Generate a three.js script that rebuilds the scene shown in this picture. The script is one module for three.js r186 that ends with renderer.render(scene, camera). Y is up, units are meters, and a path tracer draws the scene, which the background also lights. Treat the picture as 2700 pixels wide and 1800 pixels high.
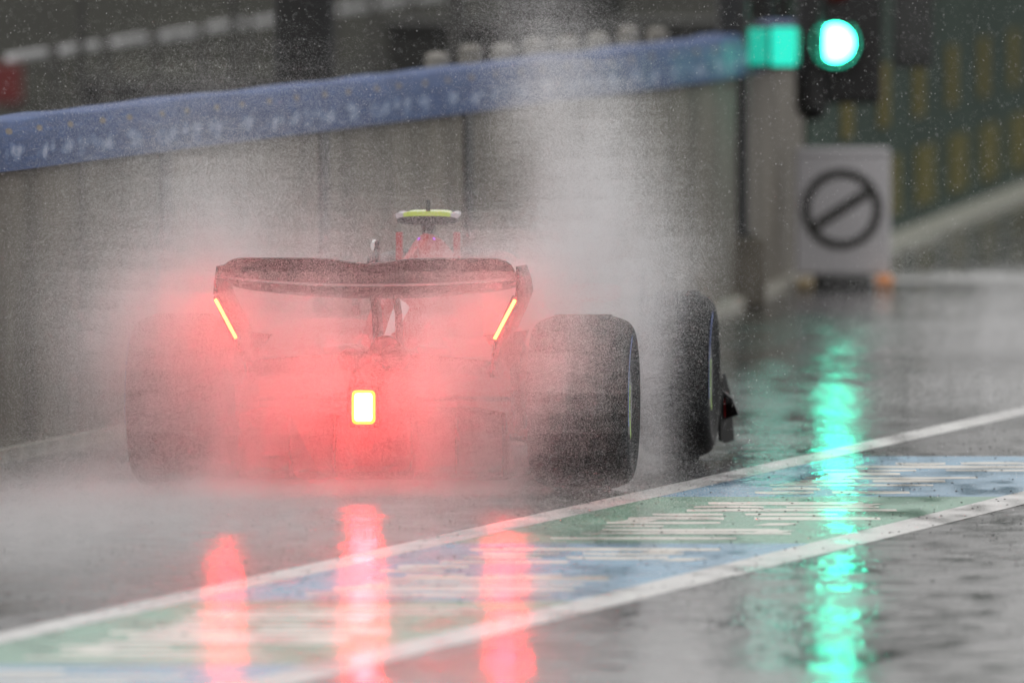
import * as THREE from 'three';
import { mergeGeometries } from 'three/addons/utils/BufferGeometryUtils.js';
import { RoundedBoxGeometry } from 'three/addons/geometries/RoundedBoxGeometry.js';
import { RectAreaLightUniformsLib } from 'three/addons/lights/RectAreaLightUniformsLib.js';
import { createNoise3D } from 'simplex-noise';

RectAreaLightUniformsLib.init();
const scene = new THREE.Scene();

// ---------------------------------------------------------------- camera, sky, sun, exposure
// a long lens on a 3 m platform beside the pit exit, the car 90 m away
const camera = new THREE.PerspectiveCamera(1.7239, 1024 / 682, 1, 1500);
camera.position.set(0, 3.15, 0);
camera.rotation.x = THREE.MathUtils.degToRad(-1.6313);
camera.focus = 89.2;
camera.userData.fStop = 3.8;
camera.updateProjectionMatrix();

function overcastSky() {
  const W = 256, H = 128, d = new Float32Array(W * H * 4), n3 = createNoise3D(rng(5));
  for (let j = 0; j < H; j++) for (let i = 0; i < W; i++) {
    const el = ((j + 0.5) / H - 0.5) * Math.PI, az = ((i + 0.5) / W) * 2 * Math.PI, y = Math.max(0, Math.sin(el));
    const c = Math.cos(el), n = n3(Math.cos(az) * c * 2.2, Math.sin(el) * 4, Math.sin(az) * c * 2.2) * 0.05;
    const L = (0.85 + 0.2 * y) * (1 + n), k = (j * W + i) * 4;
    d[k] = L * 1.01; d[k + 1] = L * 0.995; d[k + 2] = L * 0.985; d[k + 3] = 1;
  }
  const t = new THREE.DataTexture(d, W, H, THREE.RGBAFormat, THREE.FloatType);
  t.mapping = THREE.EquirectangularReflectionMapping; t.magFilter = THREE.LinearFilter; t.needsUpdate = true;
  return t;
}
scene.background = overcastSky();
scene.environment = scene.background;
const sun = new THREE.DirectionalLight(new THREE.Color(1, 0.97, 0.93), 0.6);
sun.position.set(-25, 60, -70); sun.target.position.set(0, 0, -95);
sun.shadow.radius = 40; sun.castShadow = true;
Object.assign(sun.shadow.camera, { left: -60, right: 60, top: 90, bottom: -60, near: 1, far: 260 });
sun.shadow.mapSize.set(4096, 4096);
scene.add(sun, sun.target);

const renderer = new THREE.WebGLRenderer();
renderer.toneMapping = THREE.LinearToneMapping;
renderer.toneMappingExposure = 0.97;
renderer.shadowMap.enabled = true;

// ---------------------------------------------------------------- helpers
function rng(seed) {
  let a = seed | 0;
  return () => { a = (a + 0x6d2b79f5) | 0; let t = Math.imul(a ^ (a >>> 15), 1 | a); t = (t + Math.imul(t ^ (t >>> 7), 61 | t)) ^ t; return ((t ^ (t >>> 14)) >>> 0) / 4294967296; };
}
const V = (x, y, z) => new THREE.Vector3(x, y, z);
const R = THREE.MathUtils.degToRad;
const lerp = THREE.MathUtils.lerp, smooth = THREE.MathUtils.smoothstep;
function mat(r, g, b, rough = 0.6, extra = {}) {
  const m = new THREE.MeshPhysicalMaterial({ roughness: rough, side: THREE.DoubleSide, ...extra });
  m.color.setRGB(r, g, b);
  return m;
}
function mesh(name, geo, m, parent) {
  const o = new THREE.Mesh(geo, m); o.name = name; o.castShadow = o.receiveShadow = true; parent.add(o); return o;
}
const taken = new Map();
function numbered(name) { const n = taken.get(name) ?? 0; taken.set(name, n + 1); return n ? `${name}_${String(n).padStart(3, '0')}` : name; }
function thing(name, label, category, pos = [0, 0, 0], turn = 0, group) {
  const o = new THREE.Group(); o.name = numbered(name); o.position.set(...pos); o.rotation.y = turn;
  o.userData = { label, category }; if (group) o.userData.group = group;
  scene.add(o); return o;
}
function setting(name, geo, m, label, category, parent = scene) {
  const o = mesh(name, geo, m, parent); o.userData = { kind: 'structure', label, category }; return o;
}
// periodic noise -> texture
function noiseGrid(n, seed) { const r = rng(seed), a = new Float32Array(n * n); for (let i = 0; i < a.length; i++) a[i] = r(); return a; }
function periodic(W, H, octaves, seed) {   // octaves: [cellsX, cellsY, amplitude]
  const out = new Float32Array(W * H);
  octaves.forEach(([cx, cy, amp], k) => {
    const r = rng(seed * 31 + k * 7 + 1), g = new Float32Array(cx * cy); for (let i = 0; i < g.length; i++) g[i] = r() - 0.5;
    for (let j = 0; j < H; j++) {
      const v = (j / H) * cy, j0 = Math.floor(v), fv = v - j0, sv = fv * fv * (3 - 2 * fv), ja = (j0 % cy) * cx, jb = ((j0 + 1) % cy) * cx;
      for (let i = 0; i < W; i++) {
        const u = (i / W) * cx, i0 = Math.floor(u), fu = u - i0, su = fu * fu * (3 - 2 * fu), ia = i0 % cx, ib = (i0 + 1) % cx;
        out[j * W + i] += amp * lerp(lerp(g[ja + ia], g[ja + ib], su), lerp(g[jb + ia], g[jb + ib], su), sv);
      }
    }
  });
  return out;
}
function texture(W, H, f, srgb = false) {
  const d = new Uint8Array(W * H * 4);
  for (let k = 0; k < W * H; k++) { const c = f(k); d[k * 4] = c[0]; d[k * 4 + 1] = c[1]; d[k * 4 + 2] = c[2]; d[k * 4 + 3] = 255; }
  const t = new THREE.DataTexture(d, W, H); t.wrapS = t.wrapT = THREE.RepeatWrapping; t.magFilter = THREE.LinearFilter; t.minFilter = THREE.LinearMipmapLinearFilter;
  if (srgb) t.colorSpace = THREE.SRGBColorSpace; t.needsUpdate = true; return t;
}
const byte = (x) => Math.max(0, Math.min(255, Math.round(x)));
function repeated(t, u, v, ox = 0, oy = 0) { const c = t.clone(); c.repeat.set(u, v); c.offset.set(ox, oy); c.needsUpdate = true; return c; }
// closed rings (lists of points) joined into a skin
function loft(rings, { cap = true, closed = true } = {}) {
  const n = rings[0].length, pos = [], uv = [], idx = [];
  rings.forEach((r, i) => r.forEach((p, j) => { pos.push(p.x, p.y, p.z); uv.push(j / n, i / (rings.length - 1)); }));
  const m = closed ? n : n - 1;
  for (let i = 0; i < rings.length - 1; i++) for (let j = 0; j < m; j++) {
    const a = i * n + j, b = i * n + (j + 1) % n, c = a + n, d = b + n; idx.push(a, c, b, b, c, d);
  }
  const ends = cap ? [0, rings.length - 1] : [];
  for (const e of ends) {
    const c = rings[e].reduce((s, p) => s.add(p), V(0, 0, 0)).divideScalar(n), at = pos.length / 3;
    pos.push(c.x, c.y, c.z); uv.push(0.5, 0.5);
    rings[e].forEach((p) => { pos.push(p.x, p.y, p.z); uv.push(0.5, 0.5); });
    for (let j = 0; j < n; j++) e ? idx.push(at, at + 1 + j, at + 1 + (j + 1) % n) : idx.push(at, at + 1 + (j + 1) % n, at + 1 + j);
  }
  const g = new THREE.BufferGeometry();
  g.setAttribute('position', new THREE.Float32BufferAttribute(pos, 3));
  g.setAttribute('uv', new THREE.Float32BufferAttribute(uv, 2));
  g.setIndex(idx); g.computeVertexNormals(); return g;
}
// a rounded (superellipse) ring in the xy plane at z
function ring(cx, cy, z, hw, hh, power = 2.6, n = 28) {
  const pts = [];
  for (let i = 0; i < n; i++) {
    const a = (i / n) * Math.PI * 2, c = Math.cos(a), s = Math.sin(a);
    pts.push(V(cx + hw * Math.sign(c) * Math.abs(c) ** (2 / power), cy + hh * Math.sign(s) * Math.abs(s) ** (2 / power), z));
  }
  return pts;
}
function bar(a, b, rx, ry = rx, n = 8) {   // an oval rod from a to b
  const d = b.clone().sub(a).normalize(), up = Math.abs(d.y) > 0.9 ? V(1, 0, 0) : V(0, 1, 0), s = d.clone().cross(up).normalize(), t = s.clone().cross(d).normalize();
  const rr = (p) => Array.from({ length: n }, (_, i) => { const q = (i / n) * Math.PI * 2; return p.clone().addScaledVector(s, Math.cos(q) * rx).addScaledVector(t, Math.sin(q) * ry); });
  return loft([rr(a), rr(b)]);
}
const tube = (pts, r, seg = 40, rs = 10) => new THREE.TubeGeometry(new THREE.CatmullRomCurve3(pts), seg, r, rs, false);
function box(w, h, d, x = 0, y = 0, z = 0, rad = 0) {
  const g = rad ? new RoundedBoxGeometry(w, h, d, 2, rad) : new THREE.BoxGeometry(w, h, d); g.translate(x, y, z); return g;
}
const merge = (list) => mergeGeometries(list.map((g) => { const q = g.index ? g.toNonIndexed() : g; for (const k of Object.keys(q.attributes)) if (!['position', 'normal', 'uv'].includes(k)) q.deleteAttribute(k); return q; }));

// ---------------------------------------------------------------- wet surfaces
const rippleGrid = periodic(1024, 1024, [[12, 8, 0.55], [34, 21, 0.8], [80, 46, 0.42], [190, 100, 0.26], [400, 220, 0.13]], 3);   // height of the wet surface, 0 to 1
const rippleTex = new THREE.DataTexture(new Float32Array(1024 * 1024 * 4).map((_, i) => (i % 4 === 3 ? 1 : 0.5 + 0.45 * rippleGrid[i >> 2])), 1024, 1024, THREE.RGBAFormat, THREE.FloatType);
rippleTex.wrapS = rippleTex.wrapT = THREE.RepeatWrapping; rippleTex.magFilter = THREE.LinearFilter; rippleTex.needsUpdate = true;
const patchGrid = periodic(512, 512, [[5, 4, 0.35], [17, 9, 0.45], [48, 21, 0.7], [110, 50, 0.7]], 11);
const roughTex = texture(512, 512, (k) => { const b = byte(180 + patchGrid[k] * 190); return [b, b, b]; });
const asphaltGrid = periodic(1024, 1024, [[4, 4, 0.35], [17, 17, 0.3], [120, 120, 0.5], [420, 420, 0.9]], 21);
const asphaltTex = texture(1024, 1024, (k) => { const b = byte(205 + asphaltGrid[k] * 80); return [b, b, byte(b * 1.01)]; });
const wet = (r, g, b, rough, bump, extra = {}) => mat(r, g, b, rough, { bumpMap: repeated(rippleTex, 1 / 4, 1 / 6), bumpScale: bump, roughnessMap: repeated(roughTex, 1 / 9, 1 / 17, 0.3, 0.1), ior: 1.34, ...extra });
const asphalt = wet(0.048, 0.047, 0.047, 0.19, 0.006, { map: repeated(asphaltTex, 1 / 5, 1 / 5) });
function flat(x0, x1, z0, z1, y) {   // a level sheet with uv in metres
  const g = new THREE.BufferGeometry();
  g.setAttribute('position', new THREE.Float32BufferAttribute([x0, y, -z0, x1, y, -z0, x1, y, -z1, x0, y, -z1], 3));
  g.setAttribute('normal', new THREE.Float32BufferAttribute([0, 1, 0, 0, 1, 0, 0, 1, 0, 0, 1, 0], 3));
  g.setAttribute('uv', new THREE.Float32BufferAttribute([x0, z0, x1, z0, x1, z1, x0, z1], 2));
  g.setIndex([0, 1, 2, 0, 2, 3]); return g;
}
function quad(pts, y) {              // [x, distance] corners, counter-clockwise from above
  const g = new THREE.BufferGeometry();
  g.setAttribute('position', new THREE.Float32BufferAttribute(pts.flatMap(([x, z]) => [x, y, -z]), 3));
  g.setAttribute('normal', new THREE.Float32BufferAttribute(pts.flatMap(() => [0, 1, 0]), 3));
  g.setAttribute('uv', new THREE.Float32BufferAttribute(pts.flatMap(([x, z]) => [x, z]), 2));
  g.setIndex(pts.length === 4 ? [0, 1, 2, 0, 2, 3] : pts.slice(2).flatMap((_, i) => [0, i + 1, i + 2])); return g;
}
setting('ground', flat(-300, 300, -40, 900, 0), asphalt, 'wet grey asphalt of the pit exit lane and everything around it', 'asphalt');

// ---------------------------------------------------------------- painted markings: two white lines with blue and green panels between
const wearTex = texture(1024, 1024, (k) => { const n = asphaltGrid[k], b = byte(225 + n * 55 - (n < -0.62 ? 90 : 0)); return [b, b, b]; });
const worn = (u, v) => ({ map: repeated(wearTex, u, v) });
const white = wet(0.66, 0.66, 0.65, 0.27, 0.004, worn(0.4, 0.22)), blue = wet(0.15, 0.35, 0.52, 0.27, 0.004, worn(0.3, 0.17)), green = wet(0.13, 0.35, 0.23, 0.27, 0.004, worn(0.3, 0.17)), cream = wet(0.78, 0.75, 0.68, 0.27, 0.004, worn(0.5, 0.3));
const K = 0.165;                                       // sideways metres per metre of distance along the lane
const innerX = (z) => -1.71 + (z - 75.8) * K, outerX = (z) => -0.76 + (z - 72.4) * 0.1665;
function stripe(xf, half, z0, z1, y) {
  const n = 40, g = [];
  for (let i = 0; i < n; i++) { const a = lerp(z0, z1, i / n), b = lerp(z0, z1, (i + 1) / n); g.push(quad([[xf(a) - half, a], [xf(a) + half, a], [xf(b) + half, b], [xf(b) - half, b]], y)); }
  return merge(g);
}
setting('lane_line', stripe(innerX, 0.085, 55, 160, 0.0013), white, 'white line between the driving lane and the coloured panels', 'lane line');
setting('lane_line_001', stripe(outerX, 0.105, 55, 160, 0.0013), white, 'white line on the camera side of the coloured panels', 'lane line');
{
  const band = new THREE.Group(); band.name = 'painted_panels'; scene.add(band);
  band.userData = { kind: 'structure', label: 'blue and green painted panels with white lettering strokes between two white lines', category: 'road paint' };
  const cuts = [58.6, 63.6, 68.7, 73.7, 78.9, 84.25, 89.15, 93.9], r = rng(77);
  for (let i = 0; i < cuts.length - 1; i++) {
    const a = cuts[i], b = cuts[i + 1], isBlue = i % 2 === 0;
    mesh(isBlue ? 'blue_panel' : 'green_panel', quad([[innerX(a) + 0.06, a], [outerX(a) - 0.08, a], [outerX(b) - 0.08, b], [innerX(b) + 0.06, b]], 0.0006), isBlue ? blue : green, band);
    // stretched letters in two words side by side: uprights across the lane, some joined at the ends
    const L = b - a;
    let z = a + L * 0.1, k = 0;
    while (z < b - L * 0.1) {
      const w0 = innerX(z), w = outerX(z) - w0, t = 0.1 + r() * 0.08;
      const s0 = w0 + w * (0.17 + r() * 0.12), s1 = w0 + w * (0.62 + r() * 0.24), cut = r();
      const runs = cut < 0.25 ? [[s0, lerp(s0, s1, 0.3 + 0.3 * r())]] : cut < 0.5 ? [[s0, lerp(s0, s1, 0.38)], [lerp(s0, s1, 0.5), s1]] : [[s0, s1]];
      for (const [p, q] of runs) {
        const bow = (r() - 0.5) * 0.16, n = 5, lo = [], hi = [];
        for (let j = 0; j <= n; j++) { const u = j / n, x = lerp(p, q, u), zz = z + bow * 4 * u * (1 - u), tt = t * (0.55 + 0.45 * Math.sin(Math.PI * (0.12 + 0.76 * u))); lo.push([x, zz - tt]); hi.unshift([x, zz + tt]); }
        mesh('letter_stroke', quad([...lo, ...hi], 0.0012), cream, band);
      }
      const step = 0.36 + r() * 0.12;
      if (r() < 0.45) { const e = r() < 0.5 ? s0 + 0.03 : s1 - 0.16; mesh('letter_stroke', quad([[e, z + t * 0.6], [e + 0.12, z + t * 0.6], [e + 0.12 + K * step, z + step - 0.05], [e + K * step, z + step - 0.05]], 0.0015), cream, band); }
      z += step; k++;
    }
  }
}
setting('stop_line', quad([[1.6, 121.6], [9, 122.6], [9, 124.4], [1.9, 123.6]], 0.004), wet(0.5, 0.5, 0.5, 0.3, 0.004), 'pale line across the lane beyond the warning board', 'lane line');

// ---------------------------------------------------------------- pit wall with banner
const wallPath = (z) => z < 115.2 ? V(-2.1 + (z - 93.3) * 0.1429, 0, -z) : V(1.03 + (z - 115.2) * 0.078, 0, -z);
const concreteGrid = periodic(512, 512, [[5, 2, 0.8], [11, 3, 0.6], [40, 8, 0.35], [120, 120, 0.3]], 41);
const concreteTex = texture(512, 512, (k) => { const b = 190 + concreteGrid[k] * 90; return [byte(b), byte(b * 0.985), byte(b * 0.95)]; });
const concretes = [[0.215, 0.198, 0.17], [0.195, 0.18, 0.155], [0.23, 0.212, 0.182]].map(([r, g, b], i) => mat(r, g, b, 0.72, { map: repeated(concreteTex, 0.5, 0.8, i * 0.37, i * 0.21), bumpMap: repeated(concreteTex, 1, 1.6), bumpScale: 0.004 }));
function slab(z0, z1, y0, y1, thick, off = 0) {   // a wall piece along the wall's path; its face towards the lane; off moves it into the lane
  const a = wallPath(z0), b = wallPath(z1), dir = b.clone().sub(a).normalize(), side = V(-dir.z, 0, dir.x);   // points to the lane
  const L = a.distanceTo(b), g = new THREE.BoxGeometry(thick, y1 - y0, L);
  const uv = g.attributes.uv, p = g.attributes.position; for (let i = 0; i < p.count; i++) uv.setXY(i, p.getZ(i) + z0, p.getY(i) + y0);
  const m = new THREE.Matrix4().makeBasis(side, V(0, 1, 0), dir.clone()), c = a.clone().add(b).multiplyScalar(0.5).addScaledVector(side, off - thick / 2); c.y = (y0 + y1) / 2;
  if (m.determinant() < 0) { m.makeBasis(side, V(0, 1, 0), dir.clone().negate()); }
  m.setPosition(c); g.applyMatrix4(m); return g;
}
{
  const w = thing('pit_wall', 'grey concrete pit wall of upright panels with a pale foot running behind the car', 'wall');
  const edges = []; for (let z = 79.5; z < 115; z += 2.25) edges.push(z); edges.push(115.2);
  for (let i = 0; i < edges.length - 1; i++) mesh('wall_panel', slab(edges[i] + 0.012, edges[i + 1] - 0.012, 0, 1.2 + ((i * 7) % 5 - 2) * 0.0015, 0.16), concretes[i % 3], w);
  const far = [115.2, 117.5, 119.8, 122.2];
  for (let i = 0; i < far.length - 1; i++) mesh('wall_panel', slab(far[i] + 0.012, far[i + 1] - 0.012, 0, 1.2, 0.16), concretes[(i + 1) % 3], w);
  const foot = mat(0.5, 0.49, 0.44, 0.6, { map: repeated(concreteTex, 1, 1) });
  mesh('foot_strip', slab(79.5, 115.2, 0, 0.055, 0.05, 0.05), foot, w);
  mesh('foot_strip', slab(115.2, 122.2, 0, 0.06, 0.05, 0.05), foot, w);
  const postM = mat(0.05, 0.05, 0.05, 0.6);
  for (const z of [97.5, 102, 106.5]) mesh('joint_post', slab(z - 0.11, z + 0.11, 0.02, 1.2, 0.03, 0.02), postM, w);
  mesh('back_core', slab(79.5, 122, 0, 1.17, 0.05, -0.165), mat(0.12, 0.12, 0.12, 0.9), w);
}
{
  // banner: print of pale unreadable lettering and small gold marks on blue
  const c = document.createElement('canvas'); c.width = 2048; c.height = 128; const x = c.getContext('2d'), r = rng(9);
  x.fillStyle = 'rgb(36,66,116)'; x.fillRect(0, 0, 2048, 128);
  for (let i = 0; i < 1500; i++) { x.fillStyle = `rgba(${r() < 0.5 ? '30,70,135' : '70,112,175'},0.16)`; x.fillRect(r() * 2048, r() * 128, 10 + r() * 60, 2 + r() * 8); }
  for (let i = 0; i < 8; i++) {
    const bx = 20 + i * 256, w = 150 + r() * 50;
    x.fillStyle = 'rgba(186,192,210,0.3)';
    for (let k = 0; k < 9; k++) { x.beginPath(); x.ellipse(bx + r() * w, 70 + r() * 34, 14 + r() * 26, 8 + r() * 9, 0, 0, 7); x.fill(); }
    x.fillStyle = 'rgba(190,140,70,0.5)'; x.beginPath(); x.ellipse(bx + 60 + r() * 30, 30, 26, 8, 0, 0, 7); x.fill();
  }
  const t = new THREE.CanvasTexture(c); t.colorSpace = THREE.SRGBColorSpace; t.wrapS = THREE.RepeatWrapping;
  const cloth = mat(1, 1, 1, 0.6, { map: t });
  const b = thing('banner', 'blue banner with pale lettering along the top of the pit wall', 'banner');
  const make = (z0, z1) => {
    const n = Math.round((z1 - z0) * 5), rings = [], nz = createNoise3D(rng(19));
    for (let i = 0; i <= n; i++) {
      const z = lerp(z0, z1, i / n), p = wallPath(z), w = nz(z * 0.8, 0, 1) * 0.008 + nz(z * 2.3, 3, 1) * 0.004, top = 1.408 + nz(z * 0.6, 9, 2) * 0.006;
      rings.push([[0.045 + w, 1.195], [0.05 + w * 1.5, 1.3], [0.03, top - 0.012], [0.0, top], [-0.14, top], [-0.17, top - 0.02], [-0.185, 1.2]].map(([o, y]) => V(p.x + o, y, p.z)));
    }
    const g = loft(rings, { closed: false, cap: false }), uv = g.attributes.uv, ps = g.attributes.position;
    for (let i = 0; i < ps.count; i++) uv.setXY(i, -ps.getZ(i) / 6.2, i % 7 > 3 ? 0.98 : (ps.getY(i) - 1.195) / 0.213);
    return g;
  };
  mesh('printed_cloth', make(80, 115.2), cloth, b);
  mesh('printed_cloth', make(115.2, 121.8), cloth, b);
}

// green hoarding further along
{
  const h = thing('green_hoarding', 'tall dark green hoarding with yellow upright lettering beyond the warning board', 'hoarding');
  const gm = [[0.043, 0.076, 0.06], [0.039, 0.07, 0.055]].map((c) => mat(...c, 0.85, { map: repeated(concreteTex, 0.4, 0.4), specularIntensity: 0.4 }));
  const edges = []; for (let z = 122.2; z < 168; z += 3.0) edges.push(z);
  for (let i = 0; i < edges.length - 1; i++) mesh('hoarding_panel', slab(edges[i] + 0.01, edges[i + 1] - 0.01, 0.0, 3.4, 0.1, 0.02), gm[i % 2], h);
  const ym = mat(0.135, 0.115, 0.03, 0.85, { specularIntensity: 0.3 }), ym2 = mat(0.125, 0.115, 0.035, 0.85, { specularIntensity: 0.3 });
  let z = 125; const r = rng(4);
  for (let i = 0; i < 9; i++) {
    const d = 3.3;
    mesh('letter_stroke', slab(z, z + 0.9, 0.70, 1.06, 0.01, 0.032), ym, h);
    mesh('letter_stroke', slab(z + 0.15, z + 2.0, 0.18, 0.52, 0.01, 0.032), ym2, h);
    z += d;
  }
  const edge = mat(0.52, 0.54, 0.46, 0.6, { map: repeated(concreteTex, 1, 1) });
  mesh('foot_strip', slab(122.2, 168, 0, 0.085, 0.06, 0.085), edge, h);
}

// ---------------------------------------------------------------- ground and barriers beyond the wall
{
  const grid = periodic(512, 512, [[6, 12, 1], [17, 40, 0.9], [60, 120, 0.7], [160, 200, 0.5]], 57);
  const t = texture(512, 512, (k) => { const b = 128 + grid[k] * 120; return [byte(b * 1.02), byte(b * 1.03), byte(b * 0.9)]; }, true);
  const verge = mat(0.06, 0.059, 0.054, 0.95, { map: repeated(t, 1 / 9, 1 / 30), specularIntensity: 0.2 });
  const pts = (o) => [80, 115.2, 122, 168].map((z) => { const p = wallPath(z); return [p.x + o, z]; });
  const g = []; const e = pts(-0.3);
  for (let i = 0; i < e.length - 1; i++) g.push(quad([[e[i][0] - 60, e[i][1]], e[i], e[i + 1], [e[i + 1][0] - 60, e[i + 1][1]]], 0.006));
  g.push(quad([[-120, 168], [60, 168], [120, 900], [-120, 900]], 0.006));
  setting('verge', merge(g), verge, 'dark wet rough ground beyond the pit wall', 'ground');
}
{ // low white guard rail far behind the wall
  const rail = mat(0.66, 0.66, 0.68, 0.5), postm = mat(0.07, 0.068, 0.064, 0.7), wire = mat(0.045, 0.045, 0.042, 0.7);
  const f = thing('guard_rail', 'broken row of white rails on dark posts far behind the banner', 'guard rail');
  // from (x -3.0, 158 m) receding to the right
  const P = (s) => V(-2.73 + s * 0.0875, 0, -(123 + s));
  const r = rng(14);
  for (let i = 0; i < 12; i++) {
    const s = i * 2.7, a = P(s), b = P(s + 1.7 + 0.3 * r());
    const dd = b.clone().sub(a), g = new THREE.BoxGeometry(0.04, 0.04, dd.length()); g.rotateY(Math.atan2(dd.x, dd.z)); g.translate((a.x + b.x) / 2, 1.18 + r() * 0.01, (a.z + b.z) / 2);
    mesh('rail_segment', g, rail, f);
    { const c = P(s - 0.4), e = P(s + 2.3), v = e.clone().sub(c), q = new THREE.BoxGeometry(0.03, 0.03, v.length()); q.rotateY(Math.atan2(v.x, v.z)); q.translate((c.x + e.x) / 2, 0.82, (c.z + e.z) / 2); mesh('lower_rail', q, wire, f); }
    mesh('rail_post', box(0.05, 1.24, 0.05, P(s + 2.3).x, 0.62, P(s + 2.3).z, 0.01), postm, f);
  }
}
{ // cream blocks standing just behind the wall
  const cm = [mat(0.24, 0.23, 0.21, 0.8), mat(0.2, 0.19, 0.17, 0.8), mat(0.28, 0.27, 0.25, 0.8)], r = rng(8);
  const order = ['first', 'second', 'third', 'fourth', 'fifth', 'sixth', 'seventh', 'eighth', 'ninth', 'tenth'];
  for (let i = 0; i < 8; i++) {
    const z = 107.6 + i * 1.1, p = wallPath(z), hgt = 1.425 + 0.04 * r();
    const o = thing('bollard', order[i] + ' pale bollard from the car showing above the blue banner', 'bollard', [p.x - 0.3, 0, p.z], 0, 'pale bollards behind the wall');
    mesh('shaft', new THREE.CylinderGeometry(0.055, 0.06, hgt, 16).translate(0, hgt / 2, 0), cm[i % 3], o);
    mesh('cap', new THREE.SphereGeometry(0.058, 16, 8).scale(1, 0.5, 1).translate(0, hgt, 0), cm[i % 3], o);
    mesh('dark_base', box(0.2, 0.1, 0.2, 0, 0.05, 0, 0.02), mat(0.05, 0.05, 0.05, 0.8), o);
  }
}
{ // dark uprights behind the wall
  const dm = mat(0.014, 0.014, 0.014, 0.7), spec = [
    [-0.99, 108, 0.14, 'thick dark round post standing behind the blue banner left of the car', 2.6],
    [-2.3, 121, 0.02, 'thin dark fence post far at the left behind the banner', 2.6],
    [-1.5, 122, 0.02, 'thin dark fence post second from the left behind the banner', 2.6],
    [-0.28, 113.4, 0.04, 'thin dark fence post above the car behind the banner', 2.6],
    [0.0, 114.4, 0.045, 'thin dark fence post right of the car roof camera', 2.6],
  ];
  for (const [x, z, rad, label, h] of spec) {
    const o = thing('fence_post', label, 'post', [x, 0, -z], 0, 'dark posts behind the wall');
    const pm = rad > 0.1 ? dm : mat(0.05, 0.049, 0.046, 0.7);
    mesh('shaft', new THREE.CylinderGeometry(rad, rad * 1.08, h, 20).translate(0, h / 2, 0), pm, o);
    mesh('cap', new THREE.SphereGeometry(rad * 1.05, 16, 8).translate(0, h, 0), pm, o);
  }
}
{ // red board far left
  const o = thing('red_board', 'red upright board at the far left above the banner', 'board', [-3.49, 0, -148], 0);
  mesh('panel', box(0.3, 0.26, 0.04, 0.14, 0.62, 0, 0.01), mat(0.17, 0.03, 0.03, 0.6), o);
  mesh('leg', box(0.03, 0.52, 0.03, 0.04, 0.26, 0), mat(0.03, 0.03, 0.03, 0.7), o);
  mesh('leg', box(0.03, 0.52, 0.03, 0.24, 0.26, 0), mat(0.03, 0.03, 0.03, 0.7), o);
}
{ // dark low containers across the far ground
  const r = rng(33), tones = [0.02, 0.03, 0.045, 0.06];
  const spec = [[-2.2, 150, 1.3, 0.5], [-0.4, 139, 0.7, 1.05], [0.35, 138, 0.6, 1.25], [1.0, 136, 0.8, 1.1], [1.75, 140, 0.7, 1.3], [-1.0, 152, 1.2, 0.45], [0.6, 150, 1.4, 0.5], [2.6, 150, 1.4, 0.7]];
  const where = ['behind the red board', 'above the roof camera', 'above the rising spray', 'right of the rising spray', 'left of the dark signal pole', 'left of the thick dark post', 'far behind the spray', 'behind the green signal'];
  spec.forEach(([x, z, w, h], i) => {
    const o = thing('equipment_crate', 'low dark crate on the ground ' + where[i], 'crate', [x, 0, -z], R(-8 + r() * 6), 'dark crates beyond the wall');
    const t = tones[i % 4];
    mesh('crate_body', box(w, h, 0.7, 0, h / 2 + 0.05, 0, 0.03), mat(t, t, t * 0.95, 0.8), o);
    mesh('lid', box(w + 0.04, 0.06, 0.74, 0, h + 0.08, 0, 0.015), mat(t, t, t * 0.95, 0.7), o);
    for (const s of [-1, 1]) mesh('skid', box(0.1, 0.06, 0.7, s * w * 0.35, 0.03, 0), mat(0.03, 0.03, 0.03, 0.8), o);
  });
}

// ---------------------------------------------------------------- pit exit signals and the pole
const darkMetal = mat(0.02, 0.021, 0.022, 0.45, { metalness: 0.2 });
{
  const p = thing('signal_pole', 'dark upright steel pole with side frame left of the green signal', 'pole', [1.14, 0, -116.9]);
  mesh('plinth', box(0.34, 0.36, 0.34, 0, 0.18, 0, 0.02), concretes[1], p);
  mesh('shaft', new THREE.CylinderGeometry(0.08, 0.085, 2.8, 20).translate(0, 1.76, 0), darkMetal, p);
  mesh('base_plate', box(0.22, 0.02, 0.22, 0, 0.37, 0), darkMetal, p);
  mesh('frame_post', box(0.09, 0.62, 0.09, -0.26, 0.67, 0.1, 0.01), mat(0.05, 0.05, 0.045, 0.6), p);
  for (const y of [0.62, 0.92]) mesh('frame_bar', box(0.3, 0.035, 0.05, -0.12, y, 0.06), mat(0.05, 0.05, 0.045, 0.6), p);
  mesh('gantry_arm', box(1.5, 0.12, 0.12, 0.7, 2.3, 0, 0.02), darkMetal, p);
}
function lampLight(parent, color, power, w, h, x, y, z, lookX, lookY, lookZ) {
  const l = new THREE.RectAreaLight(color, power, w, h); l.position.set(x, y, z); parent.add(l); parent.updateMatrixWorld(true); l.lookAt(parent.localToWorld(V(lookX, lookY, lookZ))); return l;
}
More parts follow.
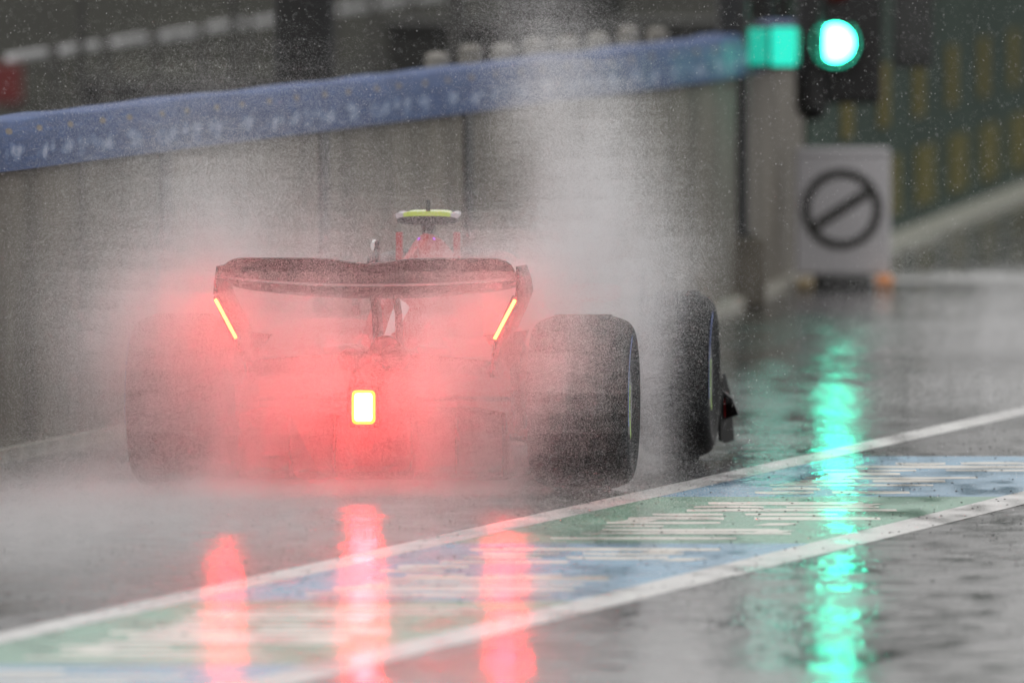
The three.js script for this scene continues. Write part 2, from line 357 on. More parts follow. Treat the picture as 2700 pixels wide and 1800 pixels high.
{
  const s = thing('traffic_signal', 'black signal head with a round glowing green lamp hanging above the warning board', 'traffic signal', [1.684, 0, -118], R(-1));
  const blk = mat(0.012, 0.012, 0.012, 0.5);
  mesh('housing', box(0.31, 0.95, 0.16, 0.085, 1.5, -0.12, 0.03), blk, s);
  const column = new THREE.CapsuleGeometry(0.085, 1.0, 8, 20); column.translate(-0.125, 1.52, -0.06);
  mesh('side_column', column, blk, s);
  mesh('hanger', box(0.05, 0.4, 0.05, 0, 2.1, -0.12), darkMetal, s);
  const lampY = 1.343;
  const glow = mat(0.02, 0.3, 0.2, 0.3, { emissive: new THREE.Color(1.5, 30, 19), emissiveIntensity: 1 });
  const lens = mesh('green_lamp', new THREE.SphereGeometry(0.095, 32, 12, 0, Math.PI * 2, 0, Math.PI / 2).scale(1, 0.25, 1).rotateX(Math.PI / 2).translate(0, lampY, -0.035), glow, s);
  mesh('lamp_rim', new THREE.TorusGeometry(0.103, 0.01, 10, 40).translate(0, lampY, -0.03), blk, s);
  const visor = new THREE.CylinderGeometry(0.125, 0.112, 0.2, 36, 1, true, Math.PI * 0.22, Math.PI * 1.56); visor.rotateX(Math.PI / 2); visor.rotateZ(Math.PI); visor.translate(0, lampY, 0.06);
  mesh('visor', visor, mat(0.012, 0.012, 0.012, 0.85, { specularIntensity: 0.3 }), s);
  const off = mat(0.08, 0.005, 0.005, 0.25);
  mesh('unlit_lamp', new THREE.SphereGeometry(0.095, 32, 12, 0, Math.PI * 2, 0, Math.PI / 2).scale(1, 0.25, 1).rotateX(Math.PI / 2).translate(0, lampY + 0.3, -0.035), off, s);
  lampLight(s, new THREE.Color(0.04, 1, 0.6), 20, 0.16, 0.16, 0, lampY, -0.005, 0, lampY - 0.03, 10);

  const q = thing('traffic_signal', 'square green lit panel in a dark box left of the round green lamp', 'traffic signal', [1.335, 0, -117.2], R(-3));
  mesh('housing', box(0.29, 0.23, 0.14, 0, 1.335, -0.075, 0.03), blk, q);
  const dim = mat(0.01, 0.2, 0.14, 0.4, { emissive: new THREE.Color(0.01, 0.42, 0.3) }), bright = mat(0.01, 0.2, 0.14, 0.4, { emissive: new THREE.Color(0.02, 0.85, 0.62) });
  mesh('lit_lamp_panel', box(0.13, 0.19, 0.02, -0.075, 1.335, 0.002, 0.008), dim, q);
  mesh('lit_lamp_panel', box(0.13, 0.2, 0.02, 0.07, 1.335, 0.003, 0.008), bright, q);
  mesh('hanger', box(0.05, 0.75, 0.05, 0, 1.87, -0.08), darkMetal, q);
  lampLight(q, new THREE.Color(0.02, 1, 0.68), 2.2, 0.26, 0.18, 0, 1.335, 0.03, 0, 1.3, 10);

  const b = thing('control_box', 'plain dark grey box hanging right of the green signal', 'box', [2.09, 0, -118.2]);
  mesh('case', box(0.2, 0.8, 0.2, 0, 1.61, 0, 0.015), mat(0.035, 0.037, 0.036, 0.55), b);
  mesh('door_panel', box(0.16, 0.7, 0.01, 0, 1.61, 0.105, 0.004), mat(0.04, 0.042, 0.041, 0.5), b);
  mesh('hanger', box(0.05, 0.4, 0.05, 0, 2.2, 0), darkMetal, b);
}
// warning board
{
  const s = thing('warning_board', 'white board with a black ring and diagonal bar standing by the wall', 'sign', [1.755, 0, -120.3], R(-2));
  const face = mat(0.46, 0.45, 0.47, 0.45), ink = mat(0.028, 0.027, 0.025, 0.5);
  const tilt = new THREE.Group(); tilt.name = 'leaning_board'; tilt.rotation.x = R(-5); tilt.position.y = 0.075; s.add(tilt);
  mesh('panel', box(0.51, 0.665, 0.05, 0, 0.3325, 0, 0.02), face, tilt);
  mesh('top_edge', box(0.5, 0.045, 0.075, 0, 0.655, -0.005, 0.015), face, tilt);
  const ringS = new THREE.Shape(); ringS.absarc(0, 0, 0.215, 0, Math.PI * 2); const hole = new THREE.Path(); hole.absarc(0, 0, 0.166, 0, Math.PI * 2, true); ringS.holes.push(hole);
  mesh('ring', new THREE.ExtrudeGeometry(ringS, { depth: 0.004, bevelEnabled: false, curveSegments: 48 }).translate(-0.005, 0.35, 0.026), ink, tilt);
  mesh('diagonal_bar', box(0.35, 0.056, 0.004, 0, 0, 0).rotateZ(R(33)).translate(-0.005, 0.35, 0.028), ink, tilt);
  mesh('stand', box(0.3, 0.07, 0.3, 0.0, 0.036, -0.12, 0.01), mat(0.02, 0.02, 0.02, 0.6), s);
  mesh('foot', box(0.1, 0.075, 0.26, 0.22, 0.04, 0.02, 0.03), mat(0.75, 0.24, 0.03, 0.5), s).userData.label = 'orange foot block';
  mesh('foot', box(0.1, 0.06, 0.26, -0.2, 0.03, -0.02, 0.025), mat(0.42, 0.33, 0.2, 0.5), s);
}

// ---------------------------------------------------------------- the racing car (x right, y up, z backwards; rear axle at z = 0)
const car = thing('race_car', 'red open-wheel racing car with three lit red rear lamps driving away in its own spray', 'racing car', [-0.51, 0, -90], R(-5.6));
const red = mat(0.42, 0.012, 0.015, 0.5, { specularIntensity: 0.7, clearcoat: 0.15, clearcoatRoughness: 0.3 });
const weaveGrid = periodic(256, 256, [[64, 64, 0.8], [16, 16, 0.3]], 71);
const weaveTex = texture(256, 256, (k) => { const b = byte(200 + weaveGrid[k] * 70); return [b, b, b]; });
const carbon = mat(0.018, 0.018, 0.019, 0.38, { map: repeated(weaveTex, 6, 6), clearcoat: 0.4, clearcoatRoughness: 0.25 });
const carbonFlat = mat(0.016, 0.016, 0.017, 0.45);
const silver = mat(0.5, 0.5, 0.5, 0.3, { metalness: 0.6 });
const whitePaint = mat(0.78, 0.78, 0.78, 0.35, { clearcoat: 0.6 });
// rear wing: main plane and flap, tips rolled down into the endplates
{
  const SP = 0.592, N = 56;
  const dip = (x) => 0.022 * Math.exp(-((x / 0.12) ** 2));
  const tip = (s) => { const q = Math.max(0, (Math.abs(s) - 0.84) / 0.16); return 1 - Math.sqrt(Math.max(0, 1 - q * q)); };   // 0 -> 1 round the corner
  const flap = [], main = [], line = [];
  for (let i = 0; i <= N; i++) {
    const s = (i / N) * 2 - 1, x = s * SP, top = 0.934 - dip(x) - tip(s) * 0.075, mid = 0.818 + 0.03 * s * s, bot = 0.765 + 0.048 * s * s + tip(s) * 0.02;
    const f = [[0.60, top], [0.612, top - 0.006], [0.57, lerp(top, mid, 0.45)], [0.53, mid + 0.012], [0.50, mid + 0.004], [0.47, mid + 0.006], [0.50, mid + 0.022], [0.545, lerp(top, mid, 0.4)]];
    flap.push(f.map(([z, y]) => V(x, y, z)));
    const m = [[0.505, mid], [0.50, mid - 0.006], [0.43, bot + 0.016], [0.33, bot], [0.25, bot + 0.008], [0.2, bot + 0.03], [0.22, bot + 0.044], [0.3, bot + 0.036], [0.4, bot + 0.04]];
    main.push(m.map(([z, y]) => V(x * 0.998, y, z)));
    line.push([V(x * 0.95, mid + 0.003, 0.52), V(x * 0.95, mid + 0.012, 0.524), V(x * 0.95, mid + 0.012, 0.5), V(x * 0.95, mid + 0.003, 0.5)]);
  }
  const wing = new THREE.Group(); wing.name = 'rear_wing'; car.add(wing);
  mesh('flap', loft(flap), carbon, wing);
  mesh('main_plane', loft(main), carbon, wing);
  mesh('trailing_strip', loft(line), mat(0.6, 0.6, 0.62, 0.25, { clearcoat: 1 }), wing).userData.label = 'thin pale strip along the slot of the rear wing';
  for (const s of [-1, 1]) {
    const prof = [[0.594, 0.90, 0.3, 0.60], [0.6, 0.84, 0.16, 0.64], [0.598, 0.79, 0.08, 0.68], [0.555, 0.69, 0.04, 0.69], [0.512, 0.60, 0.04, 0.67], [0.49, 0.52, 0.06, 0.58], [0.48, 0.46, 0.1, 0.5]];
    const rings = prof.map(([x, y, z0, z1]) => [V(s * (x - 0.007), y, z0), V(s * (x + 0.007), y, z0), V(s * (x + 0.007), y, z1), V(s * (x - 0.007), y, z1)]);
    mesh('endplate', loft(rings), carbonFlat, wing);
    const a = V(s * 0.594, 0.772, 0.70), b = V(s * 0.512, 0.618, 0.695);
    mesh('lamp_housing', bar(a.clone().add(V(0, 0.012, -0.012)), b.clone().add(V(0, -0.012, -0.012)), 0.014, 0.014), carbonFlat, wing);
    const strip = bar(a, b, 0.0065, 0.0065); strip.translate(0, 0, 0.006);
    mesh('strip_lamp', strip, mat(0.4, 0.02, 0.02, 0.3, { emissive: new THREE.Color(22, 3, 0.55) }), wing);
    const l = new THREE.RectAreaLight(new THREE.Color(1, 0.005, 0.014), 950, 0.014, 0.17); l.position.copy(a).add(b).multiplyScalar(0.5); l.position.z += 0.016; wing.add(l); car.updateMatrixWorld(true);
    l.lookAt(wing.localToWorld(l.position.clone().add(V(0, 0, 1)))); l.rotateZ(s * R(28));
  }
  for (const [x, w] of [[0.0, 0.011], [0.085, 0.005]]) {
    const rings = [[0.80, 0.28, 0.44], [0.70, 0.16, 0.34], [0.60, 0.1, 0.3], [0.50, 0.08, 0.3]].map(([y, z0, z1]) => [V(x - w, y, z0), V(x + w, y, z0), V(x + w, y, z1), V(x - w, y, z1)]);
    mesh('pylon', loft(rings), carbonFlat, wing);
  }
  mesh('actuator_pod', loft([ring(0, 0.93, 0.3, 0.006, 0.006, 2, 12), ring(0, 0.932, 0.36, 0.016, 0.016, 2, 12), ring(0, 0.925, 0.5, 0.014, 0.014, 2, 12), ring(0, 0.915, 0.6, 0.004, 0.004, 2, 12)]), carbonFlat, wing);
}
// beam wing
{
  const rings = []; for (let i = 0; i <= 24; i++) { const x = -0.49 + 0.98 * i / 24, k = 0.03 * Math.cos(x * 3.2); rings.push([V(x, 0.45 + k, 0.26), V(x, 0.47 + k, 0.36), V(x, 0.52 + k, 0.5), V(x, 0.525 + k, 0.5), V(x, 0.485 + k, 0.36), V(x, 0.465 + k, 0.28)]); }
  mesh('beam_wing', loft(rings), carbonFlat, car);
}
// tail, gearbox and crash structure with the rain lamp
{
  mesh('gearbox_cover', loft([ring(0, 0.38, -0.7, 0.22, 0.24, 3), ring(0, 0.4, -0.2, 0.15, 0.19, 3), ring(0, 0.42, 0.25, 0.1, 0.13, 2.6), ring(0, 0.42, 0.55, 0.075, 0.09, 2.6), ring(0.0, 0.40, 0.8, 0.06, 0.07, 3), ring(0, 0.37, 0.92, 0.052, 0.055, 3)]), carbon, car);
  mesh('exhaust_pipe', new THREE.LatheGeometry([[0.05, 0], [0.062, 0.12], [0.066, 0.3], [0.06, 0.3], [0.05, 0.02]].map(([a, b]) => new THREE.Vector2(a, b)), 24).rotateX(Math.PI / 2 - 0.1).translate(0.06, 0.53, 0.2), mat(0.16, 0.13, 0.11, 0.35, { metalness: 0.9 }), car);
  for (const s of [-1, 1]) {
    mesh('tail_winglet', loft([ring(s * 0.05 + 0.02, 0.545, 0.3, 0.02, 0.02, 2, 12), ring(s * 0.075 + 0.02, 0.545, 0.45, 0.06, 0.045, 2.4, 12), ring(s * 0.085 + 0.02, 0.53, 0.62, 0.055, 0.04, 2.4, 12), ring(s * 0.08 + 0.02, 0.5, 0.7, 0.01, 0.01, 2, 12)]), carbon, car);
    mesh('heat_shield', box(0.11, 0.03, 0.18, s * 0.13 + 0.02, 0.575, 0.1, 0.01).rotateZ(-s * 0.1), silver, car);
  }
  const lamp = new THREE.Group(); lamp.name = 'rain_lamp'; lamp.position.set(0.02, 0.356, 0.95); car.add(lamp);
  mesh('lamp_housing', box(0.115, 0.165, 0.05, 0, 0, -0.02, 0.012), carbonFlat, lamp);
  const plate = (w, h, r, d, z) => { const q = new THREE.Shape(), a = w / 2, b = h / 2; q.moveTo(-a + r, -b); q.lineTo(a - r, -b); q.absarc(a - r, -b + r, r, -Math.PI / 2, 0); q.lineTo(a, b - r); q.absarc(a - r, b - r, r, 0, Math.PI / 2); q.lineTo(-a + r, b); q.absarc(-a + r, b - r, r, Math.PI / 2, Math.PI); q.lineTo(-a, -b + r); q.absarc(-a + r, -b + r, r, Math.PI, Math.PI * 1.5); return new THREE.ExtrudeGeometry(q, { depth: d, bevelEnabled: false, curveSegments: 8 }).translate(0, 0, z); };
  mesh('lamp_border', plate(0.092, 0.132, 0.02, 0.008, 0.004), mat(0.5, 0.1, 0.01, 0.3, { emissive: new THREE.Color(16, 2.2, 0.012) }), lamp);
  mesh('lamp_lens', plate(0.07, 0.11, 0.012, 0.01, 0.006), mat(0.5, 0.1, 0.02, 0.3, { emissive: new THREE.Color(26, 6, 3.4) }), lamp);
  const l = new THREE.RectAreaLight(new THREE.Color(1, 0.005, 0.012), 820, 0.09, 0.13); l.position.set(0, 0, 0.03); lamp.add(l); car.updateMatrixWorld(true); l.lookAt(lamp.localToWorld(V(0, 0, 1)));
}
// floor and diffuser
{
  const floor = new THREE.Shape([[-0.25, -3.0], [0.25, -3.0], [0.68, -2.65], [0.78, -2.2], [0.78, -1.0], [0.7, -0.55], [0.52, -0.3], [0.52, 0.3], [-0.52, 0.3], [-0.52, -0.3], [-0.7, -0.55], [-0.78, -1.0], [-0.78, -2.2], [-0.68, -2.65]].map(([x, z]) => new THREE.Vector2(x, -z)));
  mesh('floor', new THREE.ExtrudeGeometry(floor, { depth: 0.02, bevelEnabled: true, bevelSize: 0.006, bevelThickness: 0.006, bevelSegments: 2 }).rotateX(-Math.PI / 2).translate(0, 0.055, 0), carbonFlat, car);
  const roof = []; for (let i = 0; i <= 10; i++) { const t = i / 10, z = -0.35 + 0.8 * t, y = 0.07 + 0.25 * t ** 1.4, h = 0.5 + 0.03 * t; roof.push([V(-h, 0.06, z), V(-h, y, z), V(-h * 0.8, y + 0.02, z), V(h * 0.8, y + 0.02, z), V(h, y, z), V(h, 0.06, z), V(h - 0.012, 0.06, z), V(h - 0.012, y - 0.012, z), V(h * 0.79, y + 0.008, z), V(-h * 0.79, y + 0.008, z), V(-h + 0.012, y - 0.012, z), V(-h + 0.012, 0.06, z)]); }
  mesh('diffuser', loft(roof, { cap: false }), carbonFlat, car);
  for (const x of [-0.3, -0.14, 0.14, 0.3]) mesh('diffuser_strake', loft([[V(x - 0.004, 0.06, -0.2), V(x + 0.004, 0.06, -0.2), V(x + 0.004, 0.1, -0.2), V(x - 0.004, 0.1, -0.2)], [V(x * 1.1 - 0.004, 0.06, 0.42), V(x * 1.1 + 0.004, 0.06, 0.42), V(x * 1.1 + 0.004, 0.32, 0.42), V(x * 1.1 - 0.004, 0.32, 0.42)]]), carbonFlat, car);
}
// body
{
  mesh('engine_cover', loft([ring(0, 0.60, -1.95, 0.2, 0.33, 1.7), ring(0, 0.63, -1.7, 0.19, 0.34, 1.45), ring(0, 0.6, -1.4, 0.2, 0.33, 1.45), ring(0, 0.54, -1.0, 0.19, 0.31, 1.7), ring(0, 0.49, -0.5, 0.15, 0.25, 2.1), ring(0, 0.46, 0.0, 0.1, 0.17, 2.1), ring(0, 0.46, 0.2, 0.07, 0.11, 2.1)]), red, car);
  const fin = new THREE.Shape([[-1.5, 0.85], [-1.25, 0.93], [-0.7, 0.86], [0.1, 0.73], [0.18, 0.55], [-0.6, 0.6]].map(([z, y]) => new THREE.Vector2(z, y)));
  const f = mesh('shark_fin', new THREE.ExtrudeGeometry(fin, { depth: 0.012, bevelEnabled: true, bevelSize: 0.004, bevelThickness: 0.004, bevelSegments: 1 }).rotateY(-Math.PI / 2).translate(0.006, 0, 0), red, car);
  mesh('white_stripe', loft([ring(0, 0.585, -0.45, 0.09, 0.16, 2.1), ring(0, 0.555, -0.15, 0.07, 0.13, 2.1), ring(0, 0.525, 0.08, 0.05, 0.09, 2.1)]), whitePaint, car).userData.label = 'white panel on the tail of the engine cover';
  mesh('airbox', loft([ring(0, 0.85, -1.55, 0.05, 0.09, 1.6), ring(0, 0.88, -1.72, 0.085, 0.1, 1.5), ring(0, 0.86, -1.95, 0.085, 0.1, 1.6), ring(0, 0.845, -2.05, 0.085, 0.095, 1.7)]), red, car);
  mesh('airbox_mouth', new THREE.CylinderGeometry(0.06, 0.06, 0.03, 24).rotateX(Math.PI / 2).translate(0, 0.845, -2.05), carbonFlat, car);
  for (const s of [-1, 1]) {
    mesh('roof_fin', box(0.026, 0.13, 0.05, s * 0.117, 0.915, -1.75, 0.006), red, car);
    mesh('sidepod', loft([ring(s * 0.44, 0.42, -2.55, 0.26, 0.15, 3), ring(s * 0.45, 0.42, -2.2, 0.29, 0.2, 3), ring(s * 0.43, 0.4, -1.6, 0.29, 0.21, 2.8), ring(s * 0.36, 0.35, -1.0, 0.25, 0.18, 2.5), ring(s * 0.25, 0.29, -0.45, 0.16, 0.12, 2.3), ring(s * 0.17, 0.25, -0.1, 0.06, 0.05, 2)]), red, car);
    mesh('sidepod_inlet', box(0.4, 0.1, 0.02, s * 0.46, 0.5, -2.56, 0.008), carbonFlat, car);
    mesh('mirror', loft([ring(s * 0.62, 0.72, -2.5, 0.1, 0.035, 3, 16), ring(s * 0.62, 0.72, -2.38, 0.1, 0.04, 3, 16)]), red, car);
    mesh('mirror_stay', bar(V(s * 0.55, 0.7, -2.45), V(s * 0.4, 0.58, -2.45), 0.012, 0.006), carbonFlat, car);
  }
  mesh('cockpit', loft([ring(0, 0.46, -1.9, 0.3, 0.2, 3), ring(0, 0.46, -2.4, 0.33, 0.2, 3.2), ring(0, 0.44, -2.9, 0.26, 0.2, 3.2), ring(0, 0.42, -3.4, 0.19, 0.16, 3), ring(0, 0.38, -3.9, 0.14, 0.12, 2.8), ring(0, 0.3, -4.4, 0.11, 0.075, 2.6), ring(0, 0.24, -4.75, 0.08, 0.045, 2.4)]), red, car);
  mesh('cockpit_opening', loft([ring(0, 0.655, -2.0, 0.16, 0.02, 2.6), ring(0, 0.665, -2.35, 0.2, 0.02, 2.6), ring(0, 0.65, -2.75, 0.15, 0.02, 2.4)]), carbonFlat, car);
  mesh('headrest', loft([ring(0, 0.67, -1.85, 0.16, 0.06, 2.6), ring(0, 0.68, -2.1, 0.17, 0.05, 2.6)]), carbonFlat, car);
  mesh('driver_helmet', new THREE.SphereGeometry(0.13, 24, 16).scale(0.95, 1.02, 1.1).translate(0, 0.73, -2.2), mat(0.6, 0.5, 0.05, 0.25, { clearcoat: 1 }), car);
  mesh('halo', merge([tube([V(-0.3, 0.66, -1.85), V(-0.32, 0.78, -2.1), V(-0.26, 0.85, -2.5), V(-0.1, 0.87, -2.78), V(0, 0.87, -2.83), V(0.1, 0.87, -2.78), V(0.26, 0.85, -2.5), V(0.32, 0.78, -2.1), V(0.3, 0.66, -1.85)], 0.025, 60), tube([V(0, 0.87, -2.83), V(0, 0.8, -2.95), V(0, 0.6, -3.02)], 0.02, 20)]), carbonFlat, car);
  // roof camera
  const cam = new THREE.Group(); cam.name = 'roof_camera'; cam.position.set(0.0, -0.014, -1.75); car.add(cam);
  mesh('camera_stalk', loft([ring(0, 0.965, 0, 0.022, 0.03, 2.4, 14), ring(0, 1.0, 0, 0.024, 0.03, 2.4, 14)].map((r, i) => r.map((p) => V(p.x * (i ? 1.25 : 1), i ? 1.04 : 0.95, (p.y - (i ? 1.0 : 0.965)) * 1.6)))), carbonFlat, cam);
  mesh('camera_body', loft([ring(0, 1.05, -0.12, 0.11, 0.02, 3, 24), ring(0, 1.045, 0.0, 0.125, 0.022, 3, 24), ring(0, 1.042, 0.05, 0.122, 0.017, 3, 24)]), carbonFlat, cam);
  mesh('camera_top', loft([ring(-0.002, 1.068, -0.11, 0.09, 0.014, 4, 20), ring(-0.002, 1.063, 0.045, 0.098, 0.015, 4, 20)]), mat(0.6, 0.8, 0.08, 0.4, { clearcoat: 0.6 }), cam).userData.label = 'fluorescent yellow top of the roof camera';
  for (const s of [-1, 1]) {
    mesh('camera_tip', loft([ring(s * 0.108, 1.066, -0.1, 0.016, 0.011, 3, 14), ring(s * 0.112, 1.061, 0.045, 0.017, 0.012, 3, 14)]), mat(0.55, 0.53, 0.57, 0.4), cam);
    const led = mesh('status_light', new THREE.SphereGeometry(0.0075, 12, 8).translate(s * 0.029, 0.966, 0.07), mat(0.2, 0.02, 0.4, 0.3, { emissive: new THREE.Color(0.5, 0.09, 1.2) }), cam);
  }
  mesh('camera_antenna', new THREE.CylinderGeometry(0.007, 0.01, 0.05, 8).translate(0, 1.098, 0), carbonFlat, cam);
  mesh('pitot_fin', loft([[V(-0.125, 0.87, -0.9), V(-0.108, 0.87, -0.9), V(-0.108, 0.87, -0.8), V(-0.125, 0.87, -0.8)], [V(-0.12, 0.965, -0.88), V(-0.105, 0.965, -0.88), V(-0.105, 0.965, -0.82), V(-0.12, 0.965, -0.82)]]), carbonFlat, car);
  mesh('pitot_tip', loft([ring(-0.128, 0.95, -0.87, 0.012, 0.022, 2, 10), ring(-0.128, 0.945, -0.8, 0.008, 0.018, 2, 10)]), whitePaint, car);
}
// front wing and nose
{
  for (let e = 0; e < 4; e++) {
    const rings = []; for (let i = 0; i <= 30; i++) { const x = -0.95 + 1.9 * i / 30, a = Math.abs(x), y = 0.075 + e * 0.035 + 0.05 * (1 - a) * (e > 0 ? 1 : 0.6), z = -4.85 + e * 0.1 + a * 0.12; rings.push([V(x, y, z), V(x, y + 0.012, z + 0.03), V(x, y + 0.035, z + 0.12), V(x, y + 0.028, z + 0.12), V(x, y + 0.002, z + 0.03)]); }
    mesh('front_wing_element', loft(rings), e % 2 ? red : carbonFlat, car);
  }
  for (const s of [-1, 1]) {
    const sh = new THREE.Shape([[-4.86, 0.04], [-4.5, 0.04], [-4.22, 0.06], [-4.2, 0.16], [-4.28, 0.3], [-4.42, 0.33], [-4.66, 0.25]].map(([z, y]) => new THREE.Vector2(z, y)));
    mesh('front_wing_endplate', new THREE.ExtrudeGeometry(sh, { depth: 0.01, bevelEnabled: false }).rotateY(-Math.PI / 2).translate(s * 0.965 + 0.005, 0, 0), mat(0.014, 0.014, 0.014, 0.8, { specularIntensity: 0.4 }), car);
    mesh('endplate_badge', box(0.004, 0.1, 0.12, s * 0.974, 0.2, -4.42, 0.001), red, car);
    mesh('endplate_vane', loft([[V(s * 0.97, 0.15, -4.45), V(s * 0.97, 0.26, -4.4), V(s * 0.97, 0.25, -4.36), V(s * 0.97, 0.14, -4.4)], [V(s * 1.04, 0.17, -4.3), V(s * 1.015, 0.23, -4.3), V(s * 1.015, 0.225, -4.27), V(s * 1.04, 0.165, -4.27)]]), carbonFlat, car);
  }
}
// wheels
const rubberGrid = periodic(256, 256, [[8, 30, 0.5], [40, 90, 0.6], [128, 128, 0.4]], 91);
const rubber = mat(0.013, 0.013, 0.013, 0.65, { specularIntensity: 0.6, map: texture(256, 256, (k) => { const b = byte(190 + rubberGrid[k] * 90); return [b, b, b]; }) });
const tread = mat(0.013, 0.013, 0.013, 0.75, { specularIntensity: 0.5 });
function wheel(x, z, width, out) {
  const w = new THREE.Group(); w.name = 'wheel'; w.position.set(x, 0.348, z); car.add(w);
  const h = width / 2, Rr = 0.348;
  const prof = [[0.232, -h + 0.02], [0.25, -h + 0.008], [0.275, -h], [0.3, -h + 0.008], [0.32, -h + 0.026], [0.334, -h + 0.058], [Rr - 0.005, -h + 0.1], [Rr, 0], [Rr - 0.005, h - 0.1], [0.334, h - 0.058], [0.32, h - 0.026], [0.3, h - 0.008], [0.275, h], [0.25, h - 0.008], [0.232, h - 0.02]].map(([a, b]) => new THREE.Vector2(a, b));
  const t = mesh('tyre', new THREE.LatheGeometry(new THREE.SplineCurve(prof).getPoints(60), 72).rotateZ(-Math.PI / 2), rubber, w);
  // water grooves: shallow raised tread blocks round the tyre
  const blocks = []; for (let k = 0; k < 36; k++) for (const u of [-0.21, -0.07, 0.07, 0.21]) { const b = new RoundedBoxGeometry(width * 0.12, 0.008, 0.042, 1, 0.003); b.rotateY((u > 0 ? 1 : -1) * 0.35); b.translate(u * width, Rr - 0.0035, 0); b.rotateX((k + (u > 0 ? 0.5 : 0)) / 36 * Math.PI * 2); blocks.push(b); }
  mesh('tread', merge(blocks), tread, t);
  mesh('rim', new THREE.LatheGeometry([[0.03, -h + 0.1], [0.15, -h + 0.08], [0.228, -h + 0.012], [0.236, -h + 0.02], [0.236, h - 0.02], [0.228, h - 0.012], [0.15, h - 0.06], [0.03, h - 0.05], [0.0, h - 0.04]].map(([a, b]) => new THREE.Vector2(a, b)), 48).rotateZ(-Math.PI / 2 * (out > 0 ? 1 : -1)), mat(0.016, 0.016, 0.017, 0.65, { specularIntensity: 0.5 }), w);
  const arc = (r0, r1, a0, a1, m, name, off) => { const g = new THREE.RingGeometry(r0, r1, 40, 1, a0, a1 - a0); g.rotateY(out * Math.PI / 2); g.translate(out * (h + off), 0, 0); return mesh(name, g, m, w); };
  arc(0.266, 0.294, R(out > 0 ? 112 : -18), R(out > 0 ? 198 : 68), mat(0.025, 0.09, 0.36, 0.5), 'sidewall_stripe', 0.003).userData.label = 'blue arc on the tyre wall';
  arc(0.182, 0.214, R(out > 0 ? 158 : -42), R(out > 0 ? 222 : 22), mat(0.32, 0.55, 0.03, 0.45), 'rim_stripe', 0.001).userData.label = 'yellow green arc on the wheel cover';
  arc(0.06, 0.13, 0, Math.PI * 2, mat(0.06, 0.06, 0.062, 0.5), 'hub_cover', -0.02);
  return w;
}
for (const s of [-1, 1]) {
  wheel(s * 0.797, 0, 0.405, s);
  wheel(s * 0.847, -3.6, 0.305, s);
  mesh('brake_duct', loft([ring(s * 0.55, 0.4, -0.2, 0.03, 0.16, 3, 16), ring(s * 0.55, 0.42, 0.12, 0.03, 0.19, 3, 16), ring(s * 0.55, 0.5, 0.26, 0.02, 0.1, 3, 16)]), carbonFlat, car);
  mesh('brake_winglet', loft([[V(s * 0.52, 0.5, 0.2), V(s * 0.42, 0.62, 0.2), V(s * 0.42, 0.62, 0.26), V(s * 0.52, 0.5, 0.26)], [V(s * 0.56, 0.5, 0.2), V(s * 0.6, 0.64, 0.2), V(s * 0.6, 0.64, 0.26), V(s * 0.56, 0.5, 0.26)]]), carbonFlat, car);
  const arms = [[[0.12, 0.5, -0.45], [0.58, 0.52, 0.02]], [[0.1, 0.5, 0.25], [0.58, 0.52, 0.02]], [[0.14, 0.24, -0.5], [0.58, 0.2, 0.0]], [[0.1, 0.24, 0.2], [0.58, 0.2, 0.0]], [[0.12, 0.36, 0], [0.58, 0.36, 0]],
    [[0.16, 0.5, -3.3], [0.72, 0.5, -3.58]], [[0.14, 0.5, -3.85], [0.72, 0.5, -3.6]], [[0.14, 0.28, -3.25], [0.72, 0.2, -3.6]], [[0.12, 0.28, -3.9], [0.72, 0.2, -3.6]], [[0.16, 0.54, -3.5], [0.7, 0.24, -3.58]]];
  for (const [a, b] of arms) mesh('suspension_arm', bar(V(s * a[0], a[1], a[2]), V(s * b[0], b[1], b[2]), 0.022, 0.01), carbonFlat, car);
  mesh('front_brake_duct', loft([ring(s * 0.68, 0.36, -3.8, 0.02, 0.18, 3, 16), ring(s * 0.68, 0.36, -3.4, 0.02, 0.18, 3, 16)]), carbonFlat, car);
  const dfl = []; for (let i = 0; i <= 10; i++) { const a = R(35 + 75 * i / 10), q = 0.40; dfl.push([V(s * 0.66, 0.36 + Math.sin(a) * q, -3.6 - Math.cos(a) * q), V(s * 0.665, 0.36 + Math.sin(a) * (q + 0.006), -3.6 - Math.cos(a) * (q + 0.006)), V(s * 0.7, 0.36 + Math.sin(a) * (q + 0.006), -3.6 - Math.cos(a) * (q + 0.006)), V(s * 0.7, 0.36 + Math.sin(a) * q, -3.6 - Math.cos(a) * q)]); }
  mesh('wheel_deflector', loft(dfl), carbonFlat, car);
}

// ---------------------------------------------------------------- spray and rain: real droplets
const water = mat(0.93, 0.93, 0.935, 1, { transmission: 0.5, thickness: 0, specularIntensity: 0.3 });
const CELL = 0.08, DROP = 0.30e-6;    // droplets fill cubes of air 8 cm wide; mean shadow of one droplet in m2
const tinyDrop = new THREE.TetrahedronGeometry(1.22, 0), largeDrop = new THREE.OctahedronGeometry(1, 0);
function dropletCube(seed, n) {
  const r = rng(seed), parts = [];
  for (let i = 0; i < n; i++) {
    const s = 0.00028 + 0.0006 * r() ** 5, g = (s < 0.0007 ? tinyDrop : largeDrop).clone(); g.scale(s, s, s); g.rotateX(r() * 3); g.rotateY(r() * 3);
    g.translate((r() - 0.5) * CELL, (r() - 0.5) * CELL, (r() - 0.5) * CELL); parts.push(g);
  }
  return mergeGeometries(parts);
}
const n3 = createNoise3D(rng(123));
const rs = rng(2024), gs = () => { const u = 1 - rs(), v = rs(); return Math.sqrt(-2 * Math.log(u)) * Math.cos(2 * Math.PI * v); };
const bell = (d, s) => Math.exp(-0.5 * (d / s) ** 2);
